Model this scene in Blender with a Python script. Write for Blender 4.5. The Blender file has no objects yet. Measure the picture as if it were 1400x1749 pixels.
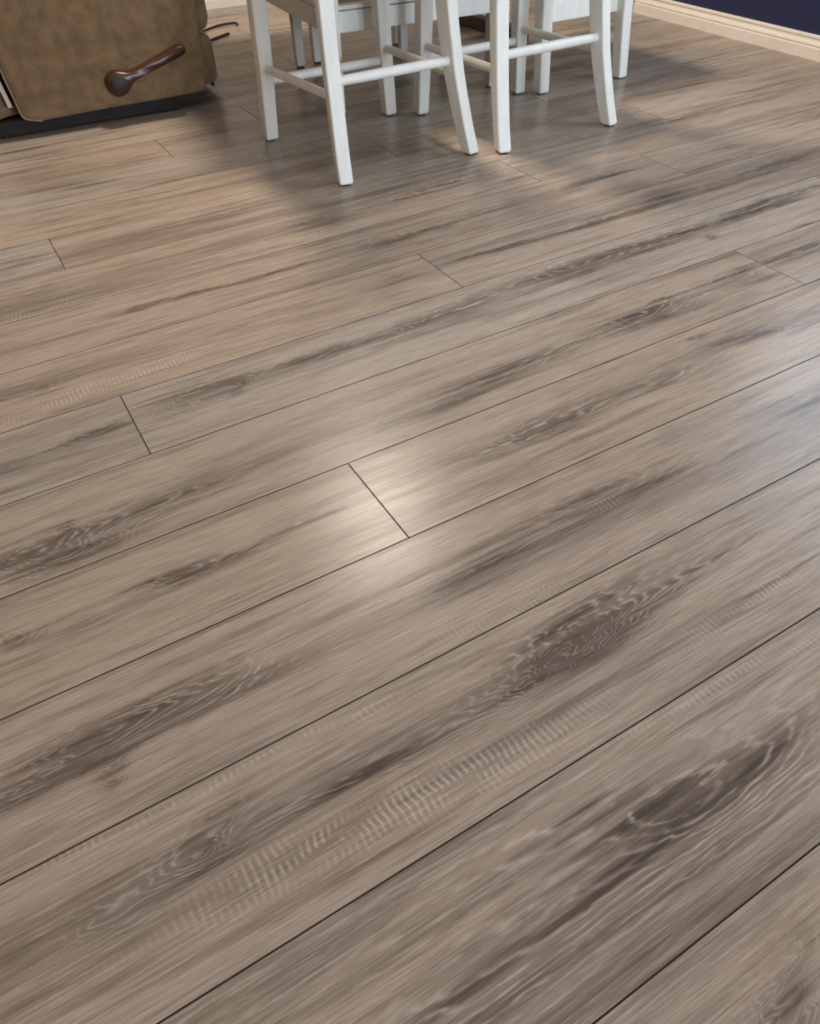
import bpy, bmesh, math, random
from mathutils import Vector, Matrix
random.seed(7)
W = 0.2                      # one plank width in metres; most numbers below are in plank widths
sc = bpy.context.scene
col = sc.collection

# ------------------------------------------------------------------ camera
cd = bpy.data.cameras.new('camera'); cam = bpy.data.objects.new('camera', cd); col.objects.link(cam)
cR = Vector((0.86125815, -0.50754945, -0.02505924)); cU = Vector((0.37163904, 0.59546638, 0.71225292))
cF = Vector((0.34658164, 0.62274662, -0.70147546))
M = Matrix((cR, cU, -cF)).transposed().to_4x4(); M.translation = Vector((0, -0.23963689, 3.91031257)) * W
cam.matrix_world = M
cd.sensor_fit = 'VERTICAL'; cd.sensor_height = 36.0; cd.lens = 1238.1136 / 1749 * 36
cd.clip_start = 0.02; cd.clip_end = 100
sc.camera = cam

# ------------------------------------------------------------------ world, daylight, exposure
wd = bpy.data.worlds.new('sky'); sc.world = wd; wd.use_nodes = True
bg = wd.node_tree.nodes['Background']; bg.inputs[0].default_value = (0.62, 0.78, 1.0, 1); bg.inputs[1].default_value = 1.0
sc.view_settings.view_transform = 'Standard'; sc.view_settings.look = 'None'
sc.view_settings.gamma = 1; sc.view_settings.use_curve_mapping = False; sc.view_settings.exposure = 0.06

def area(name, loc, target, sx, sy, power, color):
    d = bpy.data.lights.new(name, 'AREA'); d.shape = 'RECTANGLE'; d.size = sx; d.size_y = sy
    d.energy = power; d.color = color
    o = bpy.data.objects.new(name, d); col.objects.link(o); o.location = loc
    o.rotation_euler = (Vector(target) - Vector(loc)).to_track_quat('-Z', 'Y').to_euler()
    return o
RW = lambda y: 15.285 + 0.0598 * (y - 9.9)          # x of the navy wall's face at y (plank widths)
WIN_R = (3.2, 9.2, 4.6, 10.6)                       # window in the navy wall: y0, y1, z0, z1
WIN_F = (4.0, 13.0, 0.6, 8.6)                      # glazed door behind the camera: x0, x1, z0, z1
YF = -20.0
DAY = (0.74, 0.86, 1.0)
yc = (WIN_R[0] + WIN_R[1]) / 2; zc = (WIN_R[2] + WIN_R[3]) / 2
area('daylight_right', ((RW(yc) + .5) * W, yc * W, zc * W), ((RW(yc) - 5) * W, (yc + .3) * W, zc * W),
     (WIN_R[1] - WIN_R[0]) * W, (WIN_R[3] - WIN_R[2]) * W, 36, DAY)
xc = (WIN_F[0] + WIN_F[1]) / 2; zc = (WIN_F[2] + WIN_F[3]) / 2
area('daylight_front', (xc * W, (YF - .5) * W, zc * W), (xc * W, 0, zc * W),
     (WIN_F[1] - WIN_F[0]) * W, (WIN_F[3] - WIN_F[2]) * W, 235, DAY)
LAMPS = [((6.8, 13.9), 62, (1.0, .88, .75), 'round ceiling lamp hanging above the white table'),
         ((-7.0, 2.0), 9, (1.0, .72, .46), 'round ceiling lamp above the open floor left of the camera'),
         ((-7.0, -6.0), 4, (1.0, .8, .6), 'round ceiling lamp behind the camera near the left wall')]
ZC = 12.2

# ------------------------------------------------------------------ helpers
def tag(o, label=None, cat=None, group=None, kind=None):
    if label: o['label'] = label
    if cat: o['category'] = cat
    if group: o['group'] = group
    if kind: o['kind'] = kind
    return o
def empty(name, loc=(0, 0, 0), rz=0, parent=None):
    o = bpy.data.objects.new(name, None); col.objects.link(o); o.location = loc; o.rotation_euler = (0, 0, rz)
    o.empty_display_size = .1
    if parent: o.parent = parent
    return o
def obj(name, me, mat, parent=None):
    if isinstance(me, bmesh.types.BMesh):
        b = me; me = bpy.data.meshes.new(name); bmesh.ops.recalc_face_normals(b, faces=b.faces[:]); b.to_mesh(me); b.free()
    o = bpy.data.objects.new(name, me); col.objects.link(o)
    if mat and not me.materials: me.materials.append(mat)
    if parent: o.parent = parent
    return o
def smooth(o, ang=40):
    for f in o.data.polygons: f.use_smooth = True
    m = o.data
    bm = bmesh.new(); bm.from_mesh(m)
    for e in bm.edges:
        e.smooth = not (len(e.link_faces) == 2 and e.calc_face_angle(0) > math.radians(ang))
    bm.to_mesh(m); bm.free()
    return o
def box(bm, x0, x1, y0, y1, z0, z1, bev=0, seg=2):
    vs = [bm.verts.new((x, y, z)) for x in (x0, x1) for y in (y0, y1) for z in (z0, z1)]
    fs = [bm.faces.new([vs[i] for i in q]) for q in ((0, 1, 3, 2), (4, 6, 7, 5), (0, 4, 5, 1), (2, 3, 7, 6), (0, 2, 6, 4), (1, 5, 7, 3))]
    if bev:
        es = list({e for f in fs for e in f.edges})
        bmesh.ops.bevel(bm, geom=es, offset=bev, segments=seg, profile=.5, affect='EDGES')
    return bm
def bx(*a, **k): return box(bmesh.new(), *a, **k)
def wbox(x0, x1, y0, y1, z0, z1, bev=0, seg=2):
    return bx(x0 * W, x1 * W, y0 * W, y1 * W, z0 * W, z1 * W, bev, seg)
def loft(rings, closed_ends=True):
    bm = bmesh.new(); R = [[bm.verts.new(p) for p in r] for r in rings]
    n = len(R[0])
    for a, b in zip(R, R[1:]):
        for i in range(n): bm.faces.new((a[i], a[(i + 1) % n], b[(i + 1) % n], b[i]))
    if closed_ends: bm.faces.new(R[0][::-1]); bm.faces.new(R[-1])
    return bm
def tube(pts, radii, n=14):
    pts = [Vector(p) for p in pts]
    if not hasattr(radii, '__len__'): radii = [radii] * len(pts)
    rings = []; up = Vector((0, 0, 1))
    for i, p in enumerate(pts):
        d = (pts[min(i + 1, len(pts) - 1)] - pts[max(i - 1, 0)]).normalized()
        u = up if abs(d.dot(up)) < .95 else Vector((1, 0, 0))
        s = d.cross(u).normalized(); t = s.cross(d)
        rings.append([p + (s * math.cos(2 * math.pi * k / n) + t * math.sin(2 * math.pi * k / n)) * radii[i] for k in range(n)])
    return loft(rings)
def lathe(prof, n=32):
    return loft([[(r * math.cos(2 * math.pi * k / n), r * math.sin(2 * math.pi * k / n), z) for k in range(n)] for r, z in prof])

# ------------------------------------------------------------------ node helpers / materials
class NT:
    def __init__(s, name):
        s.m = bpy.data.materials.new(name); s.m.use_nodes = True; s.t = s.m.node_tree
        s.b = s.t.nodes['Principled BSDF']
    def n(s, kind): return s.t.nodes.new(kind)
    def put(s, sock, v):
        if isinstance(v, bpy.types.NodeSocket): s.t.links.new(v, sock)
        else: sock.default_value = v
    def m_(s, op, a, b=0.0, c=None, clamp=False):
        n = s.n('ShaderNodeMath'); n.operation = op; n.use_clamp = clamp
        s.put(n.inputs[0], a); s.put(n.inputs[1], b)
        if c is not None: s.put(n.inputs[2], c)
        return n.outputs[0]
    def noise(s, vec, scale=1.0, detail=2.0, rough=.5, dist=0.0):
        n = s.n('ShaderNodeTexNoise'); s.put(n.inputs['Vector'], vec); n.inputs['Scale'].default_value = scale
        n.inputs['Detail'].default_value = detail; n.inputs['Roughness'].default_value = rough; n.inputs['Distortion'].default_value = dist
        return n.outputs['Fac']
    def xyz(s, x, y, z):
        n = s.n('ShaderNodeCombineXYZ'); s.put(n.inputs[0], x); s.put(n.inputs[1], y); s.put(n.inputs[2], z); return n.outputs[0]
    def sep(s, v):
        n = s.n('ShaderNodeSeparateXYZ'); s.put(n.inputs[0], v); return n.outputs
    def ramp(s, f, lo, hi, a=0.0, b=1.0):
        n = s.n('ShaderNodeMapRange'); n.interpolation_type = 'SMOOTHSTEP'; s.put(n.inputs[0], f)
        for i, v in enumerate((lo, hi, a, b)): s.put(n.inputs[i + 1], v)
        return n.outputs[0]
    def mix(s, f, a, b, mode='MIX'):
        n = s.n('ShaderNodeMix'); n.data_type = 'RGBA'; n.blend_type = mode; n.clamp_factor = True
        s.put(n.inputs[0], f); s.put(n.inputs[6], a); s.put(n.inputs[7], b); return n.outputs[2]
    def attr(s, name, out='Vector'):
        n = s.n('ShaderNodeAttribute'); n.attribute_type = 'OBJECT'; n.attribute_name = name; return n.outputs[out]
    def objco(s): return s.n('ShaderNodeTexCoord').outputs['Object']
    def bump(s, h, strength, dist):
        n = s.n('ShaderNodeBump'); n.inputs['Strength'].default_value = strength; n.inputs['Distance'].default_value = dist
        s.put(n.inputs['Height'], h); s.t.links.new(n.outputs[0], s.b.inputs['Normal'])
    def set(s, **k):
        for a, v in k.items(): s.put(s.b.inputs[a.replace('_', ' ')], v)
        return s.m
def srgb(r, g, b):
    f = lambda c: (c / 255 / 12.92) if c / 255 <= .04045 else ((c / 255 + .055) / 1.055) ** 2.4
    return (f(r), f(g), f(b), 1)
def simple(name, c1, c2, scale=8, rough=.5, stretch=(1, 1, 1), bump=0, detail=4, **k):
    t = NT(name); co = t.objco()
    mp = t.n('ShaderNodeMapping'); mp.inputs['Scale'].default_value = stretch; t.put(mp.inputs[0], co)
    f = t.noise(mp.outputs[0], scale, detail)
    t.set(Base_Color=t.mix(t.ramp(f, .3, .7), c1, c2), Roughness=rough, **k)
    if bump: t.bump(f, bump, .002)
    return t.m

# ---- wood planks: grain, cathedral rings, dark streaks and knots, saw marks
NS, NSAW = 8, 3
def plank_material():
    t = NT('laminate_wood'); m = t.m_
    P = t.sep(t.objco()); u, v = P[0], P[1]
    seed = t.attr('seed', 'Fac'); tone = t.attr('tone', 'Fac'); val = t.attr('val', 'Fac')
    def nz(su, sv, off, detail=3, rough=.55, dist=0.0, uu=u, vv=v):
        return t.noise(t.xyz(m('MULTIPLY', uu, su), m('MULTIPLY', vv, sv), m('ADD', seed, off)), 1.0, detail, rough, dist)
    wu = nz(3.2, 14, 1.7, 4, .6); wv = nz(5, 22, 5.1, 4, .6)
    u2 = m('MULTIPLY_ADD', m('SUBTRACT', wu, .5), .30, u)
    v2 = m('MULTIPLY_ADD', m('SUBTRACT', wv, .5), .055, v)
    Ds = None; H = None
    for i in range(NS):
        a = t.sep(t.attr('fa%d' % i)); b = t.sep(t.attr('fb%d' % i))
        d = m('SUBTRACT', u2, a[0])
        du = m('MULTIPLY', d, a[2])
        dv = m('MULTIPLY', m('SUBTRACT', m('SUBTRACT', v2, a[1]), m('MULTIPLY', d, b[2])), b[0])
        q = m('MULTIPLY_ADD', du, du, m('MULTIPLY', dv, dv))
        e = m('MULTIPLY', m('EXPONENT', m('MULTIPLY', q, -1.0)), b[1])
        h = m('DIVIDE', e, b[0])
        Ds = e if Ds is None else m('ADD', Ds, e)
        H = h if H is None else m('ADD', H, h)
    st1 = nz(3.0, 62, 9.3, 4, .62)                # medium streaks
    st2 = nz(15, 520, 12.9, 3, .6)                # fine fibres
    st3 = nz(1.1, 13, 15.2, 3, .55)               # broad soft tone along the board
    pat = nz(1.6, 9, 21.4, 2, .55)                # patches where the limed grain shows
    # growth rings as level lines of a height field bulging over every knot
    g = m('MULTIPLY_ADD', H, 2.5, v)
    g = m('MULTIPLY_ADD', m('SUBTRACT', wu, .5), .035, g)
    g = m('MULTIPLY_ADD', m('SUBTRACT', nz(10, 34, 33.0, 3, .65), .5), .009, g)
    ring = m('SINE', m('MULTIPLY', g, t.attr('ringfreq', 'Fac')))
    rl = m('POWER', m('MULTIPLY_ADD', ring, .5, .5), 4.0)
    ringamt = m('ADD', t.ramp(Ds, .05, .45, 0, .42), t.attr('ring', 'Fac'))
    ringamt = m('MULTIPLY', ringamt, t.ramp(pat, .34, .6, .3, 1.0))
    brk = t.ramp(nz(22, 120, 41.0, 2, .6), .34, .62)
    rl = m('MULTIPLY', m('MULTIPLY', rl, brk), ringamt)
    dk = m('MULTIPLY', Ds, m('MULTIPLY_ADD', st1, 2.8, -.22))
    dk = m('ADD', dk, m('MULTIPLY', t.ramp(m('MULTIPLY', ring, -1.0), -.2, 1), m('MULTIPLY', t.ramp(Ds, .05, .5), .05)))
    dk = t.ramp(dk, .02, 1.05)
    soft = t.ramp(st3, .45, .70, 0, .46)
    base = t.mix(t.ramp(m('ADD', tone, m('MULTIPLY', m('SUBTRACT', wu, .5), .8)), 0, 1), TAN, GREY)
    c = t.mix(soft, base, DARK)
    c = t.mix(m('MULTIPLY', t.ramp(st1, .45, .72), .52), c, DARK)
    c = t.mix(m('MULTIPLY', t.ramp(st2, .48, .75), .44), c, DARK)
    c = t.mix(m('MULTIPLY', t.ramp(st2, .50, .26), .38), c, LIGHT)
    c = t.mix(m('MULTIPLY', dk, .80), c, DARK)
    c = t.mix(m('MULTIPLY', m('MULTIPLY', t.ramp(st1, .5, .72), dk), .5), c, KNOT)
    c = t.mix(m('MULTIPLY', rl, .85), c, LIGHT)
    # saw marks across the board
    uj = m('MULTIPLY_ADD', m('SUBTRACT', nz(9, 40, 51.0, 1, .5), .5), .012, u)
    S = None
    for i in range(NSAW):
        a = t.sep(t.attr('sa%d' % i)); b = t.sep(t.attr('sb%d' % i))
        d = m('SUBTRACT', u, a[0]); du = m('MULTIPLY', d, a[2])
        dv = m('MULTIPLY', m('SUBTRACT', m('SUBTRACT', v2, a[1]), m('MULTIPLY', d, b[2])), b[0])
        q = m('ADD', m('POWER', m('ABSOLUTE', du), 4.0), m('POWER', m('ABSOLUTE', dv), 3.0))
        e = m('MULTIPLY', m('EXPONENT', m('MULTIPLY', q, -1.0)), b[1])
        S = e if S is None else m('ADD', S, e)
    sw = m('POWER', m('MULTIPLY_ADD', m('SINE', m('MULTIPLY', uj, 2 * math.pi / .0085)), .5, .5), 2.0)
    sb = t.ramp(nz(14, 75, 55.0, 2, .6), .38, .6)
    saw = m('MULTIPLY', m('MULTIPLY', sw, sb), S)
    c = t.mix(m('MULTIPLY', saw, .6), c, LIGHT)
    c = t.mix(1.0, c, t.xyz(val, val, val), 'MULTIPLY')
    t.bump(st2, .16, .0005)
    t.set(Base_Color=c, Roughness=m('MULTIPLY_ADD', st1, .14, FLOOR_ROUGH), Specular_IOR_Level=.20)
    return t.m
TAN = srgb(170, 151, 133); GREY = srgb(167, 156, 145); DARK = srgb(84, 72, 64); LIGHT = srgb(208, 196, 183); KNOT = srgb(54, 46, 42)
FLOOR_ROUGH = .21
M_PLANK = plank_material()
M_GROOVE = simple('painted_groove', srgb(74, 68, 64), srgb(84, 77, 72), 30, .7)
M_WHITE = simple('brushed_white_paint', srgb(238, 235, 227), srgb(230, 226, 216), 14, .42, (3, 3, .35), .08)
M_PAD = simple('dark_felt', srgb(30, 27, 25), srgb(44, 40, 36), 60, .9)
M_SEATW = simple('weathered_seat_wood', srgb(150, 122, 98), srgb(112, 92, 76), 9, .5, (1, 9, 9), .15)
M_BASEW = simple('dark_base_wood', srgb(38, 29, 25), srgb(28, 21, 18), 8, .8, (1, 6, 6))
M_DKBROWN = simple('dark_brown', srgb(62, 47, 38), srgb(48, 36, 29), 8, .5, (1, 6, 6), .1)
M_NAVY = simple('navy_paint', srgb(34, 42, 78), srgb(31, 39, 73), 40, .55, (1, 1, 1), .05)
M_BASE = simple('cream_trim_paint', srgb(240, 230, 217), srgb(234, 223, 209), 12, .4)
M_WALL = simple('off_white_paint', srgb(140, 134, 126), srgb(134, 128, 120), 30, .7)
M_CREAM = simple('cream_paint', srgb(208, 194, 176), srgb(203, 189, 170), 30, .7)
M_CEIL = simple('ceiling_paint', srgb(205, 202, 198), srgb(200, 197, 193), 30, .8)
M_SUEDE = simple('tan_suede', srgb(132, 105, 72), srgb(108, 85, 57), 22, .85, (1, 1, 1), .25, 6, Sheen_Weight=.25)
M_SUEDE_PALE = simple('pale_tan', srgb(176, 150, 112), srgb(160, 134, 98), 30, .8)
M_LEVER = simple('mahogany_lever', srgb(78, 42, 28), srgb(56, 28, 18), 10, .34, (1, 6, 6))
M_CAP = simple('dark_cap', srgb(44, 24, 18), srgb(36, 20, 15), 10, .6)
M_BLACK = simple('black_plastic', srgb(22, 20, 19), srgb(30, 28, 26), 20, .5)
M_GREYPL = simple('grey_plastic', srgb(96, 90, 84), srgb(84, 78, 73), 20, .5)
M_STEEL = simple('pale_metal', srgb(206, 190, 172), srgb(188, 172, 154), 16, .35, Metallic=.4)
M_FRAME = simple('window_white', srgb(235, 235, 232), srgb(228, 228, 224), 14, .4)
M_CASING = simple('brown_door_casing', srgb(134, 96, 68), srgb(112, 78, 54), 8, .5, (8, 8, 1), .1)
def emit(name, c, s):
    t = NT(name); t.set(Base_Color=(1, .95, .88, 1), Emission_Color=c, Emission_Strength=s); return t.m
M_GLOW = emit('lit_diffuser', (1, .78, .55, 1), 3.0)

# wood features: row, x, offset across, half length, slope, half width, strength (plank widths)
DARKF = [(0, 2.26, -0.06, 0.95, -0.03, 0.19, 0.42), (0, 0.74, -0.12, 0.75, -0.04, 0.18, 0.32), (0, 1.61, 0.25, 0.59, -0.0, 0.05, 0.3), (0, 2.3, 0.0, 0.5, -0.02, 0.1, 0.4), (-1, 1.77, 0.1, 0.2, -0.07, 0.2, 0.5), (1, 2.3, 0.13, 0.7, 0.02, 0.15, 0.8), (1, 2.25, 0.11, 0.22, -0.13, 0.07, 0.8), (1, 3.44, 0.14, 0.44, -0.04, 0.04, 0.5), (1, 0.91, 0.03, 0.47, -0.12, 0.05, 0.7), (1, -0.09, 0.14, 0.23, -0.08, 0.13, 0.5), (1, 3.75, -0.19, 0.43, -0.02, 0.015, 0.7), (1, -0.63, 0.02, 0.27, -0.01, 0.12, 0.35), (1, 0.06, 0.13, 0.08, -0.1, 0.035, 0.8), (2, -0.77, 0.0, 0.51, 0.02, 0.13, 0.85), (2, 0.08, 0.03, 0.47, -0.04, 0.12, 0.5), (2, -0.61, -0.21, 0.11, 0.12, 0.07, 0.6), (2, 2.08, -0.06, 0.41, 0.02, 0.12, 0.5), (2, 3.28, 0.06, 0.82, -0.05, 0.11, 0.65), (2, 5.41, 0.09, 0.49, -0.03, 0.08, 0.7), (2, 0.1, -0.07, 0.38, 0.02, 0.025, 0.6), (3, 0.28, 0.06, 0.34, -0.06, 0.05, 0.85), (3, 1.2, 0.03, 0.58, -0.02, 0.04, 0.6), (3, -0.94, 0.06, 0.16, -0.11, 0.1, 0.5), (3, -0.21, -0.12, 0.44, -0.18, 0.05, 0.3), (3, 3.5, -0.01, 0.43, -0.06, 0.11, 0.6), (3, 4.81, -0.03, 0.83, -0.06, 0.09, 0.55), (3, 6.45, 0.01, 0.58, -0.12, 0.06, 0.7), (3, 5.57, 0.39, 0.09, -0.13, 0.05, 0.7), (3, 2.76, -0.06, 0.25, -0.1, 0.07, 0.35), (4, -0.52, -0.29, 0.53, -0.08, 0.19, 0.7), (4, -0.43, -0.03, 0.08, -0.13, 0.05, 0.6), (4, 0.49, -0.17, 0.51, -0.08, 0.07, 0.5), (4, 3.35, -0.17, 1.16, 0.06, 0.14, 0.75), (4, 5.62, -0.06, 0.61, -0.01, 0.13, 0.65), (4, 7.02, -0.03, 0.45, 0.02, 0.16, 0.6), (4, 5.94, 0.12, 0.11, -0.12, 0.02, 0.9), (4, 7.98, 0.03, 0.67, -0.01, 0.12, 0.6), (5, 8.66, -0.48, 0.32, -0.02, 0.04, 0.6), (5, 0.13, 0.05, 0.32, 0.14, 0.1, 0.6), (5, -0.62, -0.02, 0.18, -0.14, 0.08, 0.4), (5, 1.15, 0.1, 0.59, -0.05, 0.15, 0.7), (5, 1.43, 0.04, 0.09, -0.05, 0.05, 0.6), (5, 2.23, 0.09, 0.42, 0.03, 0.1, 0.6), (5, 3.76, 0.08, 0.7, -0.07, 0.13, 0.7), (5, 5.74, 0.15, 1.29, -0.06, 0.16, 0.8), (5, 8.55, 0.19, 1.41, -0.0, 0.1, 0.75), (5, 7.49, -0.1, 0.1, -0.04, 0.03, 0.9), (6, 1.91, 0.02, 0.46, -0.2, 0.08, 0.5), (6, -0.33, 0.01, 0.34, -0.03, 0.12, 0.45), (6, 3.75, 0.08, 0.38, -0.03, 0.12, 0.5), (6, 5.18, 0.05, 0.57, -0.06, 0.05, 0.85), (6, 6.34, 0.01, 0.58, -0.02, 0.04, 0.8), (6, 7.99, 0.06, 1.04, 0.02, 0.09, 0.75), (6, 10.01, 0.08, 1.02, 0.03, 0.1, 0.75), (7, 1.1, 0.04, 0.53, -0.04, 0.035, 0.9), (7, 2.46, 0.0, 0.83, -0.02, 0.05, 0.8), (7, 4.03, -0.01, 0.41, 0.0, 0.14, 0.65), (7, 4.81, -0.03, 0.31, -0.03, 0.06, 0.8), (7, 5.79, 0.05, 0.53, 0.04, 0.1, 0.45), (7, 7.45, 0.12, 0.66, 0.04, 0.11, 0.75), (7, 10.04, -0.04, 0.57, -0.04, 0.02, 0.6), (7, 10.33, -0.46, 1.27, 0.0, 0.1, 0.4), (8, 3.7, 0.02, 0.37, 0.07, 0.14, 0.6), (8, 5.56, 0.08, 1.07, 0.08, 0.2, 0.55), (8, 0.0, 0.12, 0.38, -0.07, 0.1, 0.45), (8, 8.58, -0.16, 0.58, -0.02, 0.06, 0.4), (9, 0.09, -0.07, 0.37, 0.17, 0.16, 0.55), (9, 1.98, -0.01, 0.53, -0.1, 0.08, 0.4), (9, 3.19, -0.06, 0.5, -0.08, 0.12, 0.5), (9, 6.19, -0.2, 0.72, 0.09, 0.15, 0.5), (10, 0.66, 0.06, 0.34, -0.01, 0.08, 0.5), (10, 1.73, 0.08, 0.32, -0.03, 0.06, 0.4), (11, 1.15, 0.16, 0.59, -0.13, 0.14, 0.6), (11, 3.72, -0.16, 0.64, 0.04, 0.04, 0.6), (8, 10.35, 0.4, 0.53, -0.0, 0.1, 0.6), (9, 12.66, -0.16, 0.72, -0.04, 0.03, 0.7), (10, 11.86, -0.26, 1.16, -0.02, 0.12, 0.5), (11, 13.75, -0.11, 1.07, 0.14, 0.1, 0.6)]
SAWF = [(1, 0.74, -0.23, 1.16, -0.07, 0.11, 0.9), (1, 0.02, 0.43, 1.08, -0.03, 0.035, 0.7), (1, 3.52, -0.24, 0.64, -0.02, 0.1, 0.6), (0, 2.85, 0.43, 0.82, -0.08, 0.035, 0.6), (2, 1.99, -0.37, 0.5, -0.09, 0.1, 0.5), (2, 3.22, -0.0, 0.18, 0.02, 0.08, 0.4), (1, 4.0, 0.47, 1.01, -0.07, 0.04, 0.45), (6, 0.31, -0.25, 0.93, 0.08, 0.1, 0.9), (6, 1.78, -0.16, 0.42, 0.0, 0.06, 0.8), (6, 3.62, -0.18, 0.68, -0.0, 0.11, 0.7), (6, 0.38, 0.49, 0.88, -0.01, 0.04, 0.4), (8, 0.24, -0.37, 0.57, 0.04, 0.07, 0.7), (8, 2.03, -0.27, 0.83, 0.01, 0.08, 0.9), (8, 3.63, -0.36, 0.59, 0.03, 0.08, 0.7), (9, 1.53, 0.21, 0.99, -0.03, 0.05, 0.9), (10, 0.62, -0.2, 0.64, 0.05, 0.05, 0.6), (12, 1.54, 0.25, 0.85, -0.01, 0.06, 0.5), (8, 5.69, -0.13, 0.76, 0.07, 0.05, 0.5), (5, 4.65, -0.43, 0.57, -0.02, 0.06, 0.4), (4, 3.83, 0.48, 0.5, -0.11, 0.05, 0.4), (12, 4.45, -0.46, 0.61, -0.04, 0.05, 0.5)]
CORD1 = [[5.75, 19.87], [6.3, 20.28], [6.64, 20.5], [6.91, 20.54], [7.05, 20.51], [7.03, 20.28]]
CORD2 = [[5.46, 18.81], [5.93, 19.07], [6.23, 19.27], [6.49, 19.45]]

# ------------------------------------------------------------------ floor of single planks
sub = wbox(-13, 24, YF - .5, 24, -.3, -.07)
floor = tag(obj('floor', sub, M_GROOVE), kind='structure')
PL = 9.71
def plank_mesh(L):
    g = .0003; bv = .0009; x = L * W / 2 - g; y = W / 2 - g
    bm = bmesh.new(); rings = [(x, y, -.012), (x, y, -bv), (x - bv * .9, y - bv * .9, 0)]
    R = [[bm.verts.new((sx * a, sy * b, z)) for sx, sy in ((-1, -1), (1, -1), (1, 1), (-1, 1))] for a, b, z in rings]
    for k in range(2):
        for i in range(4):
            f = bm.faces.new((R[k][i], R[k][(i + 1) % 4], R[k + 1][(i + 1) % 4], R[k + 1][i])); f.material_index = 1
    bm.faces.new(R[2]); bm.faces.new(R[0][::-1]).material_index = 1
    me = bpy.data.meshes.new('plank'); bmesh.ops.recalc_face_normals(bm, faces=bm.faces[:]); bm.to_mesh(me); bm.free()
    me.materials.append(M_PLANK); me.materials.append(M_GROOVE); return me
PM = plank_mesh(PL)
JOINT = {3: 1.787, 5: .42, 4: 7.419, 6: 4.257, 9: .534, 8: 6.886, 7: 8.759, 12: 2.804, 10: 5.72, 13: 4.636, 2: -2.4, 1: -3.0, 0: -2.6, -1: -4.9, 11: 9.3}
TONE = {(6, 'L'): (.05, 1.0), (7, 'L'): (.15, 1.0), (8, 'L'): (.1, .98), (9, 'R'): (.15, .98), (5, 'R'): (.75, 1.0), (5, 'L'): (.75, .98), (4, 'L'): (.45, 1.0),
        (3, 'L'): (.25, 1.0), (3, 'R'): (.35, 1.05), (2, 'R'): (.4, 1.0), (1, 'R'): (.4, 1.0), (0, 'R'): (.45, 1.02), (-1, 'R'): (.45, .97)}
rnd = random.Random(11)
for r in range(-20, 24):
    j = JOINT.get(r, rnd.uniform(0, PL))
    while j > -13: j -= PL
    while j < 22:
        xc_ = j + PL / 2
        o = obj('plank', PM, None, floor); o.location = (xc_ * W, (r + .5) * W, 0)
        side = 'R' if abs(j - JOINT.get(r, 99)) < .1 else ('L' if abs(j + PL - JOINT.get(r, 99)) < .1 else '?')
        tn, vl = TONE.get((r, side), (rnd.uniform(.1, .8), rnd.uniform(.93, 1.04)))
        o['seed'] = rnd.uniform(0, 400); o['tone'] = tn; o['val'] = vl; o['ring'] = {0: .38, -1: .3, 1: .13, 2: .13}.get(r, .09); o['ringfreq'] = 2 * math.pi / {0: .0125, -1: .011, 1: .0095}.get(r, .0082)
        fs = [f for f in DARKF if f[0] == r and j <= f[1] < j + PL][:NS]
        seen = bool(fs)
        while len(fs) < (NS if not seen else min(NS, len(fs) + 0)):
            if len(fs) > 4: break
            fs.append((r, j + rnd.uniform(.5, PL - .5), rnd.uniform(-.3, .3), rnd.uniform(.4, 1.2), rnd.uniform(-.06, .06), rnd.uniform(.05, .17), rnd.uniform(.45, .8)))
        for i in range(NS):
            if i < len(fs):
                f = fs[i]
                o['fa%d' % i] = [(f[1] - xc_) * W, f[2] * W, 1 / (f[3] * W * 1.2)]; o['fb%d' % i] = [1 / (f[5] * W * 1.42), f[6], f[4]]
            else: o['fa%d' % i] = [90.0, 0.0, 1.0]; o['fb%d' % i] = [1.0, 0.0, 0.0]
        ss = [f for f in SAWF if f[0] == r and j <= f[1] < j + PL][:NSAW]
        if not seen and rnd.random() < .6:
            ss.append((r, j + rnd.uniform(1.5, PL - 1.5), rnd.uniform(-.35, .35), rnd.uniform(.8, 2), 0, rnd.uniform(.04, .1), .6))
        for i in range(NSAW):
            if i < len(ss):
                f = ss[i]
                o['sa%d' % i] = [(f[1] - xc_) * W, f[2] * W, 1 / (f[3] * W * 1.1)]; o['sb%d' % i] = [1 / (f[5] * W), f[6], f[4]]
            else: o['sa%d' % i] = [90.0, 0.0, 1.0]; o['sb%d' % i] = [1.0, 0.0, 0.0]
        j += PL

# ------------------------------------------------------------------ room shell
T = .6
def slab_with_hole(L0, L1, h0, h1, Z):      # a wall along local x, thickness in +y, one opening
    a, b, c, d = h0[0], h0[1], h1[0], h1[1]; bm = bmesh.new()
    for x0, x1, z0, z1 in ((L0, a, 0, Z), (b, L1, 0, Z), (a, b, 0, c), (a, b, d, Z)):
        box(bm, x0 * W, x1 * W, 0, T * W, z0 * W, z1 * W)
    return bm
ang = math.atan2(1, .0598)                  # the navy wall runs almost along +y
def on_right(o):                            # local x runs along +y, local y runs outwards (+x)
    o.location = (RW(0) * W, 0, 0); o.rotation_euler = (0, 0, ang)
    o.scale = (1, -1, 1); return o
YE = 15.52
wr = tag(on_right(obj('wall_right', slab_with_hole(YF - .5, YE, WIN_R[:2], WIN_R[2:], ZC), M_NAVY)), kind='structure')
prof = [(0, 0), (-.075, 0), (-.075, .19), (-.058, .205), (-.058, .222), (-.070, .232), (-.062, .262), (-.040, .295), (-.034, .32), (-.034, .338), (-.046, .346), (-.044, .376), (-.03, .40), (0, .40)]
def baseboard(name, L0, L1):
    return loft([[(x * W, y * W, z * W) for y, z in prof] for x in (L0, L1)])
tag(on_right(obj('baseboard_right', baseboard('b', YF, YE), M_BASE)), kind='structure')
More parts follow.
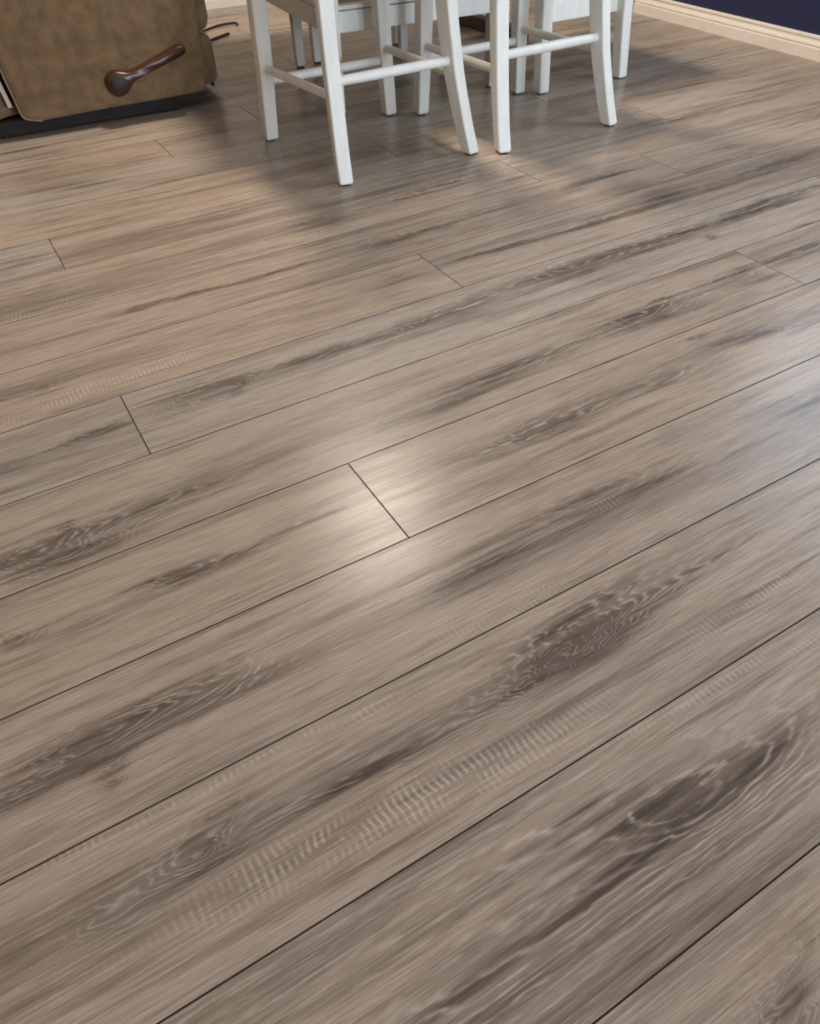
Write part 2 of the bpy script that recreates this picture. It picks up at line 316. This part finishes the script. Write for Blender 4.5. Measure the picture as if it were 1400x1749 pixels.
def frame_in(name, x0, x1, z0, z1, bars, parent=None):
    o = bx(x0 * W, x1 * W, .12 * W, .42 * W, z0 * W, (z0 + .3) * W); f = obj(name, o, M_FRAME)
    b2 = bmesh.new()
    box(b2, x0 * W, x1 * W, .12 * W, .42 * W, (z1 - .3) * W, z1 * W)
    box(b2, x0 * W, (x0 + .3) * W, .12 * W, .42 * W, (z0 + .3) * W, (z1 - .3) * W); box(b2, (x1 - .3) * W, x1 * W, .12 * W, .42 * W, (z0 + .3) * W, (z1 - .3) * W)
    obj('window_frame', b2, M_FRAME, f)
    for k in range(bars):
        xm = x0 + (x1 - x0) * (k + 1) / (bars + 1)
        obj('mullion', bx((xm - .12) * W, (xm + .12) * W, .15 * W, .4 * W, (z0 + .3) * W, (z1 - .3) * W), M_FRAME, f)
    tag(f, kind='structure'); return f
on_right(frame_in('window_1', *WIN_R, 1))
wb = obj('wall_back', wbox(-13, 24, 22.7, 22.7 + T, 0, ZC), M_CREAM); tag(wb, kind='structure')
bb = obj('baseboard_back', baseboard('b', -13, 24), M_BASE); bb.location = (0, 22.7 * W, 0); tag(bb, kind='structure')
tag(obj('wall_left', wbox(-13 - T, -13, YF, 22.7, 0, ZC), M_WALL), kind='structure')
bl = obj('baseboard_left', baseboard('b', YF, 22.7), M_BASE); bl.rotation_euler = (0, 0, math.pi / 2); bl.location = (-13 * W, 0, 0); tag(bl, kind='structure')
wf = obj('wall_front', slab_with_hole(-13, 14.6, WIN_F[:2], WIN_F[2:], ZC), M_WALL); wf.location = (0, YF * W, 0); wf.scale = (1, -1, 1); tag(wf, kind='structure')
w2 = frame_in('window_2', *WIN_F, 2); w2.location = (0, YF * W, 0); w2.scale = (1, -1, 1)
tag(obj('wall_hall', wbox(20, 20 + T, YE + .1, 22.7, 0, ZC), M_WALL), kind='structure')
tag(obj('wall_hall_return', wbox(RW(YE) + T, 20 + T, YE - T, YE, 0, ZC), M_WALL), kind='structure')
tag(obj('ceiling', wbox(-13 - T, 24, YF - T, 22.7 + T, ZC, ZC + .5), M_CEIL), kind='structure')
cas = obj('trim_1', wbox(RW(YE) - .02, RW(YE) + .55, YE, YE + .16, 0, 10.4, .004), M_CASING); tag(cas, kind='structure')

# ------------------------------------------------------------------ ceiling lamps
for (x, y), pw, wcol, lab in LAMPS:
    e = tag(empty('ceiling_lamp', (x * W, y * W, ZC * W)), lab, 'lamp', 'round ceiling lamps')
    smooth(obj('housing', lathe([(.02, 0), (.25, 0), (.25, -.03), (.235, -.045), (.02, -.045)]), M_FRAME, e))
    smooth(obj('diffuser', lathe([(.23, -.045), (.22, -.06), (.15, -.075), (.01, -.08)]), M_GLOW, e))
    d = bpy.data.lights.new('lamp_bulb', 'AREA'); d.shape = 'DISK'; d.size = .36; d.energy = pw; d.color = wcol
    o = bpy.data.objects.new('lamp_bulb', d); col.objects.link(o); o.parent = e; o.location = (0, 0, -.09)

# ------------------------------------------------------------------ stools
def rect_ring(cx, cy, z, tx, ty, yaw=0, ch=.016):
    ch = ch * W; a, b = tx * W / 2, ty * W / 2
    pts = [(-a + ch, -b), (a - ch, -b), (a, -b + ch), (a, b - ch), (a - ch, b), (-a + ch, b), (-a, b - ch), (-a, -b + ch)]
    c, s = math.cos(yaw), math.sin(yaw)
    return [(cx * W + x * c - y * s, cy * W + x * s + y * c, z * W) for x, y in pts]
def interp(tab, z):
    for (z0, *a), (z1, *b) in zip(tab, tab[1:]):
        if z <= z1:
            k = (z - z0) / (z1 - z0); return [p + (q - p) * k for p, q in zip(a, b)]
    return list(tab[-1][1:])
KICK = [(0, 0), (.35, .135), (.7, .25), (1.05, .345), (1.4, .42), (1.75, .48), (2.1, .525), (2.5, .56), (3.0, .575), (3.6, .54), (4.4, .42), (5.3, .22)]
SPL = [(0, 0), (1, .10), (2, .155), (3, .175), (5.3, .19)]
def leg(parent, foot, sx, rear, top, kick=1.0, splay=1.0, thick=.2, zs=None, yaw=None):
    # rear legs sweep out towards -y at the floor; sx = side of the stool (-1 left, +1 right)
    rings = []
    zs = zs or [.022, .045, .2, .35, .55, .8, 1.05, 1.3, 1.6, 1.9, 2.2, 2.6, 3.0] + ([3.6, 4.4, 5.3] if top > 4 else [])
    yw = (math.radians(13) * sx if rear else 0) if yaw is None else yaw
    for i, z in enumerate(zs):
        if z > top: break
        k = interp(KICK, z)[0] * kick if rear else 0
        b = interp(SPL, z)[0] * (1 if rear else .6) * splay
        tt = thick + (.03 * min(z, 1.5) / 1.5 if not rear else .0)
        ty = thick * (1 + (.32 * min(z / 1.2, 1) if rear else .12 * min(z / 1.5, 1)))
        sh = .03 if i == 0 else 0
        rings.append(rect_ring(foot[0] - sx * b, foot[1] + k, z, tt - sh, ty - sh, yw))
    o = smooth(obj('leg', loft(rings), M_WHITE, parent), 28)
    obj('foot_pad', tube([(foot[0] * W, foot[1] * W, 0.0005), (foot[0] * W, foot[1] * W, .03 * W)], .07 * W, 16), M_PAD, o)
    return o
def at_leg(foot, sx, rear, z):
    k = interp(KICK, z)[0] if rear else 0; b = interp(SPL, z)[0] * (1 if rear else .6)
    return Vector((foot[0] - sx * b, foot[1] + k, z))
def dowel(parent, a, b, r=.068):
    a = Vector(a) * W; b = Vector(b) * W; n = 9; pts = []; rad = []
    for i in range(n):
        t = i / (n - 1); pts.append(a.lerp(b, t)); rad.append(r * W * (.86 + .14 * math.sin(math.pi * min(max(t, .0), 1)) ** .6 if t not in (0, 1) else .86))
    return smooth(obj('stretcher', tube(pts, rad, 16), M_WHITE, parent))
def stool(fl, fr, bl, br, label, rail=False):
    cx = (fl[0] + fr[0] + bl[0] + br[0]) / 4; cy = (fl[1] + fr[1] + bl[1] + br[1]) / 4
    e = tag(empty('counter_stool', (cx * W, cy * W, 0)), label, 'stool', 'white counter stools')
    L = lambda p: (p[0] - cx, p[1] - cy)
    fl, fr, bl, br = map(L, (fl, fr, bl, br))
    top = 5.3
    leg(e, fl, -1, True, top); leg(e, fr, 1, True, top); leg(e, bl, -1, False, 3.0); leg(e, br, 1, False, 3.0)
    if not rail:
        dowel(e, at_leg(fl, -1, True, 1.2), at_leg(fr, 1, True, 1.2))
        dowel(e, at_leg(bl, -1, False, .84), at_leg(br, 1, False, .84))
        dowel(e, at_leg(bl, -1, False, 1.02), at_leg(fl, -1, True, 1.02), .062); dowel(e, at_leg(br, 1, False, 1.02), at_leg(fr, 1, True, 1.02), .062)
    A, B, C_, D_ = at_leg(fl, -1, True, 2.8), at_leg(fr, 1, True, 2.8), at_leg(bl, -1, False, 2.8), at_leg(br, 1, False, 2.8)
    x0, x1 = min(A.x, C_.x), max(B.x, D_.x); y0, y1 = min(A.y, B.y), max(C_.y, D_.y)
    bm = bmesh.new()
    for q in ((x0, x1, y0 - .06, y0 + .06), (x0, x1, y1 - .06, y1 + .06), (x0 - .06, x0 + .06, y0, y1), (x1 - .06, x1 + .06, y0, y1)):
        box(bm, q[0] * W, q[1] * W, q[2] * W, q[3] * W, 2.65 * W, 2.98 * W)
    obj('seat_apron', bm, M_WHITE, e)
    smooth(obj('seat', wbox(x0 - .12, x1 + .12, y0 + .13, y1 + .18, 3.0, 3.16, .008), M_SEATW, e))
    for z in (3.75, 4.35, 4.95):
        P = at_leg(fl, -1, True, z); Q = at_leg(fr, 1, True, z)
        obj('back_slat', wbox(P.x, Q.x, P.y - .04, P.y + .04, z - .16, z + .16, .004), M_WHITE, e)
    return e
d = lambda x, y: (x + .03, y + .09)
stool(d(4.51, 9.38), d(6.67, 9.40), d(4.37, 11.79), d(6.59, 11.80), 'white wooden stool nearest the recliner, its left legs standing alone')
stool(d(7.106, 9.16), d(9.275, 9.21), d(7.055, 11.51), d(9.133, 11.53), 'white wooden stool right of the one nearest the recliner, with round rungs')
# the third stool stands sideways at the table's right end and has a flat rail instead of a round rung
cx, cy = 10.4, 12.3
e = tag(empty('counter_stool', (cx * W, cy * W, 0)), 'white stool at the far right with a flat low rail, nearest the navy wall', 'stool', 'white counter stools')
c1, c2, c3, c4 = [(x - cx, y - cy) for x, y in ((9.51, 11.37), (11.33, 11.31), (9.62, 13.02), (11.27, 13.62))]
leg(e, c1, -1, False, 3.0, splay=-1.3, thick=.21, yaw=0); leg(e, c2, 1, False, 3.0, splay=2.3, thick=.21, yaw=.1)
leg(e, c3, -1, False, 3.0, splay=.3); leg(e, c4, 1, False, 3.0, splay=.2)
obj('flat_rail', wbox(c1[0], c2[0] + .02, c1[1] - .02, c1[1] + .10, 1.08, 1.40, .004), M_WHITE, e)
obj('flat_rail', wbox(c3[0], c4[0], c3[1] + .2, c3[1] + .3, 1.5, 1.75, .004), M_WHITE, e)
obj('seat_apron', wbox(c1[0], c2[0], c1[1] - .05, c4[1], 2.65, 2.98, .004), M_WHITE, e)
smooth(obj('seat', wbox(c1[0] - .1, c2[0] + .15, c1[1] - .12, c4[1] + .1, 3.0, 3.16, .008), M_SEATW, e))

# ------------------------------------------------------------------ counter table with a low shelf
tr = math.radians(-4.6)
tb = tag(empty('counter_table', (5.88 * W, 12.42 * W, 0), tr), 'white counter table with a low wooden shelf, behind the stools', 'table')
TX, TY = 3.18, 4.2
for x, y in ((0, 0), (TX, .12), (0, TY), (TX - .1, TY - .1)):
    leg(tb, (x, y), 0, False, 4.2, splay=0, thick=.23, zs=[.022, .045, .3, .7, 1.1, 1.6, 4.2], yaw=0)
ca, sa = math.cos(-tr), math.sin(-tr)
def tl(x, y): x -= 5.88; y -= 12.42; return (x * ca - y * sa, x * sa + y * ca)
for x, y in ((6.68, 15.75), (7.12, 15.86), (9.02, 15.55), (9.32, 14.35)):
    o = leg(tb, tl(x, y), 0, False, 1.3, splay=0, thick=.17, zs=[.022, .045, .3, .7, 1.3], yaw=0); o.name = 'inner_leg'
for q in ((-.02, TX, -.06, .06), (-.06, .06, 0, TY), (TX - .06, TX + .06, .1, TY), (0, TX, TY - .06, TY + .06)):
    obj('shelf_apron', wbox(q[0], q[1], q[2], q[3], 1.20, 1.50, .003), M_WHITE, tb)
    obj('shelf_lip', wbox(q[0] - .03, q[1] + .03, q[2] - .03, q[3] + .03, 1.515, 1.585, .004), M_WHITE, tb)
for k in range(5):
    w_ = (TX - .24) / 5; obj('shelf_board', wbox(.12 + k * w_ + .006, .12 + (k + 1) * w_ - .006, .1, TY - .1, 1.46, 1.56, .003), M_SEATW, tb)
obj('top_apron', wbox(.05, TX - .05, .05, TY - .1, 3.8, 4.2, .003), M_WHITE, tb)
for k in range(6):
    w_ = (TX + 2.2) / 6; obj('top_board', wbox(-1.3 + k * w_ + .005, -1.3 + (k + 1) * w_ - .005, -.6, TY + .5, 4.22, 4.42, .004), M_SEATW, tb)  # unseen top, left overhang widened to throw more shade on the floor
bar = obj('dark_floor_bar', wbox(-.12, .12, -1.6, 1.5, 0.002, .26, .004), M_DKBROWN); bar.location = (11.55 * W, 16.2 * W, 0)  # plain dark brown block, low on the floor behind the stools
tag(bar, 'dark brown bar lying on the floor behind the white stools', 'bar')

# ------------------------------------------------------------------ recliner
rr = math.radians(-2.6)
rc = tag(empty('recliner', (1.0 * W, 14.25 * W, 0), rr), 'tan suede recliner with a dark wooden lever on its side', 'recliner')
# local: x 0..3.2 along the side panel (front of the chair at x = 0), y 0 = outer face, +y across the chair
def outline(bulge, z_off=0):
    pts = [(.06, .34), (.09, .29), (.14, .272), (.34, .22), (.8, .235), (1.6, .25), (2.5, .255), (3.1, .27), (3.17, .31), (3.2, .6), (3.24, 1.3), (3.27, 2.2), (3.2, 2.85), (3.0, 3.05),
           (2.2, 3.1), (1.0, 3.1), (.2, 3.08), (.0, 2.95), (-.05, 2.5), (-.04, 1.6), (0, .9)]
    return pts
def side_panel(name, y0, y1):
    O = outline(0); cx_, cz_ = 1.6, 1.7; rings = []
    sgn = 1 if y1 > y0 else -1
    for yy, s in ((y0 + sgn * .0, .90), (y0 + sgn * .012, .955), (y0 + sgn * .045, .985), (y0 + sgn * .10, 1.0), (y1, 1.0)):
        rings.append([((cx_ + (x - cx_) * (1 - (1 - s) * .6)) * W, yy * W, (cz_ + (z - cz_) * (1 - (1 - s) * .6)) * W) for x, z in O])
    o = obj(name, loft(rings), M_SUEDE, rc)
    return smooth(o, 50)
sp = side_panel('side_panel', 0, .55)
O = outline(0)
obj('edge_tube', tube([(x * W, .10 * W, z * W) for x, z in (O[14:] + O[:4])], .02 * W, 8), M_SUEDE_PALE, sp)  # paler tan tube along the panel's front edge and part of its top
side_panel('side_panel', 3.9, 3.35)
obj('base_rail', wbox(-.42, 2.62, .24, .42, .03, .24, .003), M_BASEW, rc); obj('base_rail', wbox(-.42, 2.62, 3.4, 3.6, .03, .24, .003), M_BASEW, rc)
obj('base_cross_rail', wbox(-.3, -.1, .42, 3.4, .05, .22, .003), M_BASEW, rc); obj('base_cross_rail', wbox(2.3, 2.5, .42, 3.4, .05, .22, .003), M_BASEW, rc)
for x in (-.3, 2.45):
    for y in (.33, 3.5): obj('floor_glide', tube([(x * W, y * W, .0005), (x * W, y * W, .035 * W)], .07 * W, 14), M_BLACK, rc)
smooth(obj('seat_cushion', wbox(.0, 2.9, .57, 3.33, .75, 2.25, .035, 4), M_SUEDE, rc), 60)
smooth(obj('footrest', wbox(-.32, -.06, .50, 3.35, .28, 2.1, .02, 4), M_SUEDE, rc), 60)
fo = smooth(obj('footrest_flap', loft([[(x * W, y * W, z * W) for x, z in ((-.55, .20), (-.1, .28), (.2, .30), (.2, .40), (-.1, .42), (-.55, .36))] for y in (.45, 3.4)]), M_SUEDE, rc), 60)
for y in (.36, 3.52):
    obj('link_bar', loft([[((x - .035) * W, (y - .02) * W, z * W), ((x + .035) * W, (y - .02) * W, z * W), ((x + .035) * W, (y + .02) * W, z * W), ((x - .035) * W, (y + .02) * W, z * W)] for x, z in ((-.06, .42), (-.10, .8), (-.2, 1.6))]), M_STEEL, rc)
def pillow(name, x0, x1, y0, y1, z0, z1, bev): return smooth(obj(name, wbox(x0, x1, y0, y1, z0, z1, bev * W, 5), M_SUEDE, rc), 70)
pillow('back_lower', 2.7, 3.60, .62, 3.3, .20, 1.02, .18)
pillow('back_middle', 2.7, 3.62, .60, 3.3, 1.02, 2.9, .22)
pillow('back_upper', 2.35, 3.35, .58, 3.32, 2.9, 5.2, .25)
obj('dust_cover', wbox(3.50, 3.62, .80, 3.2, .12, .34, .002), M_WALL, rc)
# lever
hub = Vector((1.675, 0, .62)); tip = Vector((2.91, 0, 1.0)); dr = (tip - hub).normalized(); nr = Vector((-dr.z, 0, dr.x))
def ell(c, a, b, y, n=28): return [((c.x + a * math.cos(2 * math.pi * k / n)) * W, y * W, (c.z + b * math.sin(2 * math.pi * k / n)) * W) for k in range(n)]
S_ = [(-.19, .0), (-.185, .06), (-.15, .13), (-.09, .175), (0, .19), (.09, .175), (.16, .135), (.22, .095), (.30, .075), (.5, .07), (.8, .075), (1.1, .085), (1.2, .08), (1.27, .05), (1.295, 0)]
Sm = S_ + [(a, -b) for a, b in S_[-2:0:-1]]
def lring(k, y):
    out = []
    for a, b in Sm:
        cxx = 0 if a < .2 else a
        aa = a * k if a < .2 else a - (1 - k) * .06
        p = hub + dr * aa + nr * (b * k); out.append((p.x * W, y * W, p.z * W))
    return out
lv = smooth(obj('lever', loft([lring(.9, .02), lring(1, -.04), lring(1.0, -.08), lring(.96, -.115), lring(.85, -.145), lring(.66, -.165)]), M_LEVER, rc), 55)
cp = smooth(obj('lever_cap', loft([ell(hub + Vector((.01, 0, -.005)), .145, .13, -.165), ell(hub + Vector((.01, 0, -.005)), .145, .13, -.19), ell(hub + Vector((.01, 0, -.005)), .12, .105, -.205)]), M_CAP, lv), 40)

# ------------------------------------------------------------------ power cords behind the recliner
def cord(name, pts, r, mat, label):
    P = [Vector((x, y, 0)) for x, y in pts]; out = []
    for i in range(len(P) - 1):
        p0, p1, p2, p3 = P[max(i - 1, 0)], P[i], P[i + 1], P[min(i + 2, len(P) - 1)]
        for k in range(8):
            t = k / 8; out.append(.5 * ((2 * p1) + (p2 - p0) * t + (2 * p0 - 5 * p1 + 4 * p2 - p3) * t * t + (3 * p1 - p0 - 3 * p2 + p3) * t ** 3))
    out.append(P[-1])
    o = smooth(obj(name, tube([(p.x * W, p.y * W, r * W + .0005) for p in out], r * W, 8), mat), 80)
    return tag(o, label, 'cord', 'power cords on the floor')
cord('power_cord', CORD1, .024, M_BLACK, 'black cord on the floor behind the recliner, the one nearer the back wall')
cord('power_cord', CORD2, .03, M_BLACK, 'black cord on the floor close beside the recliner, the shorter one')
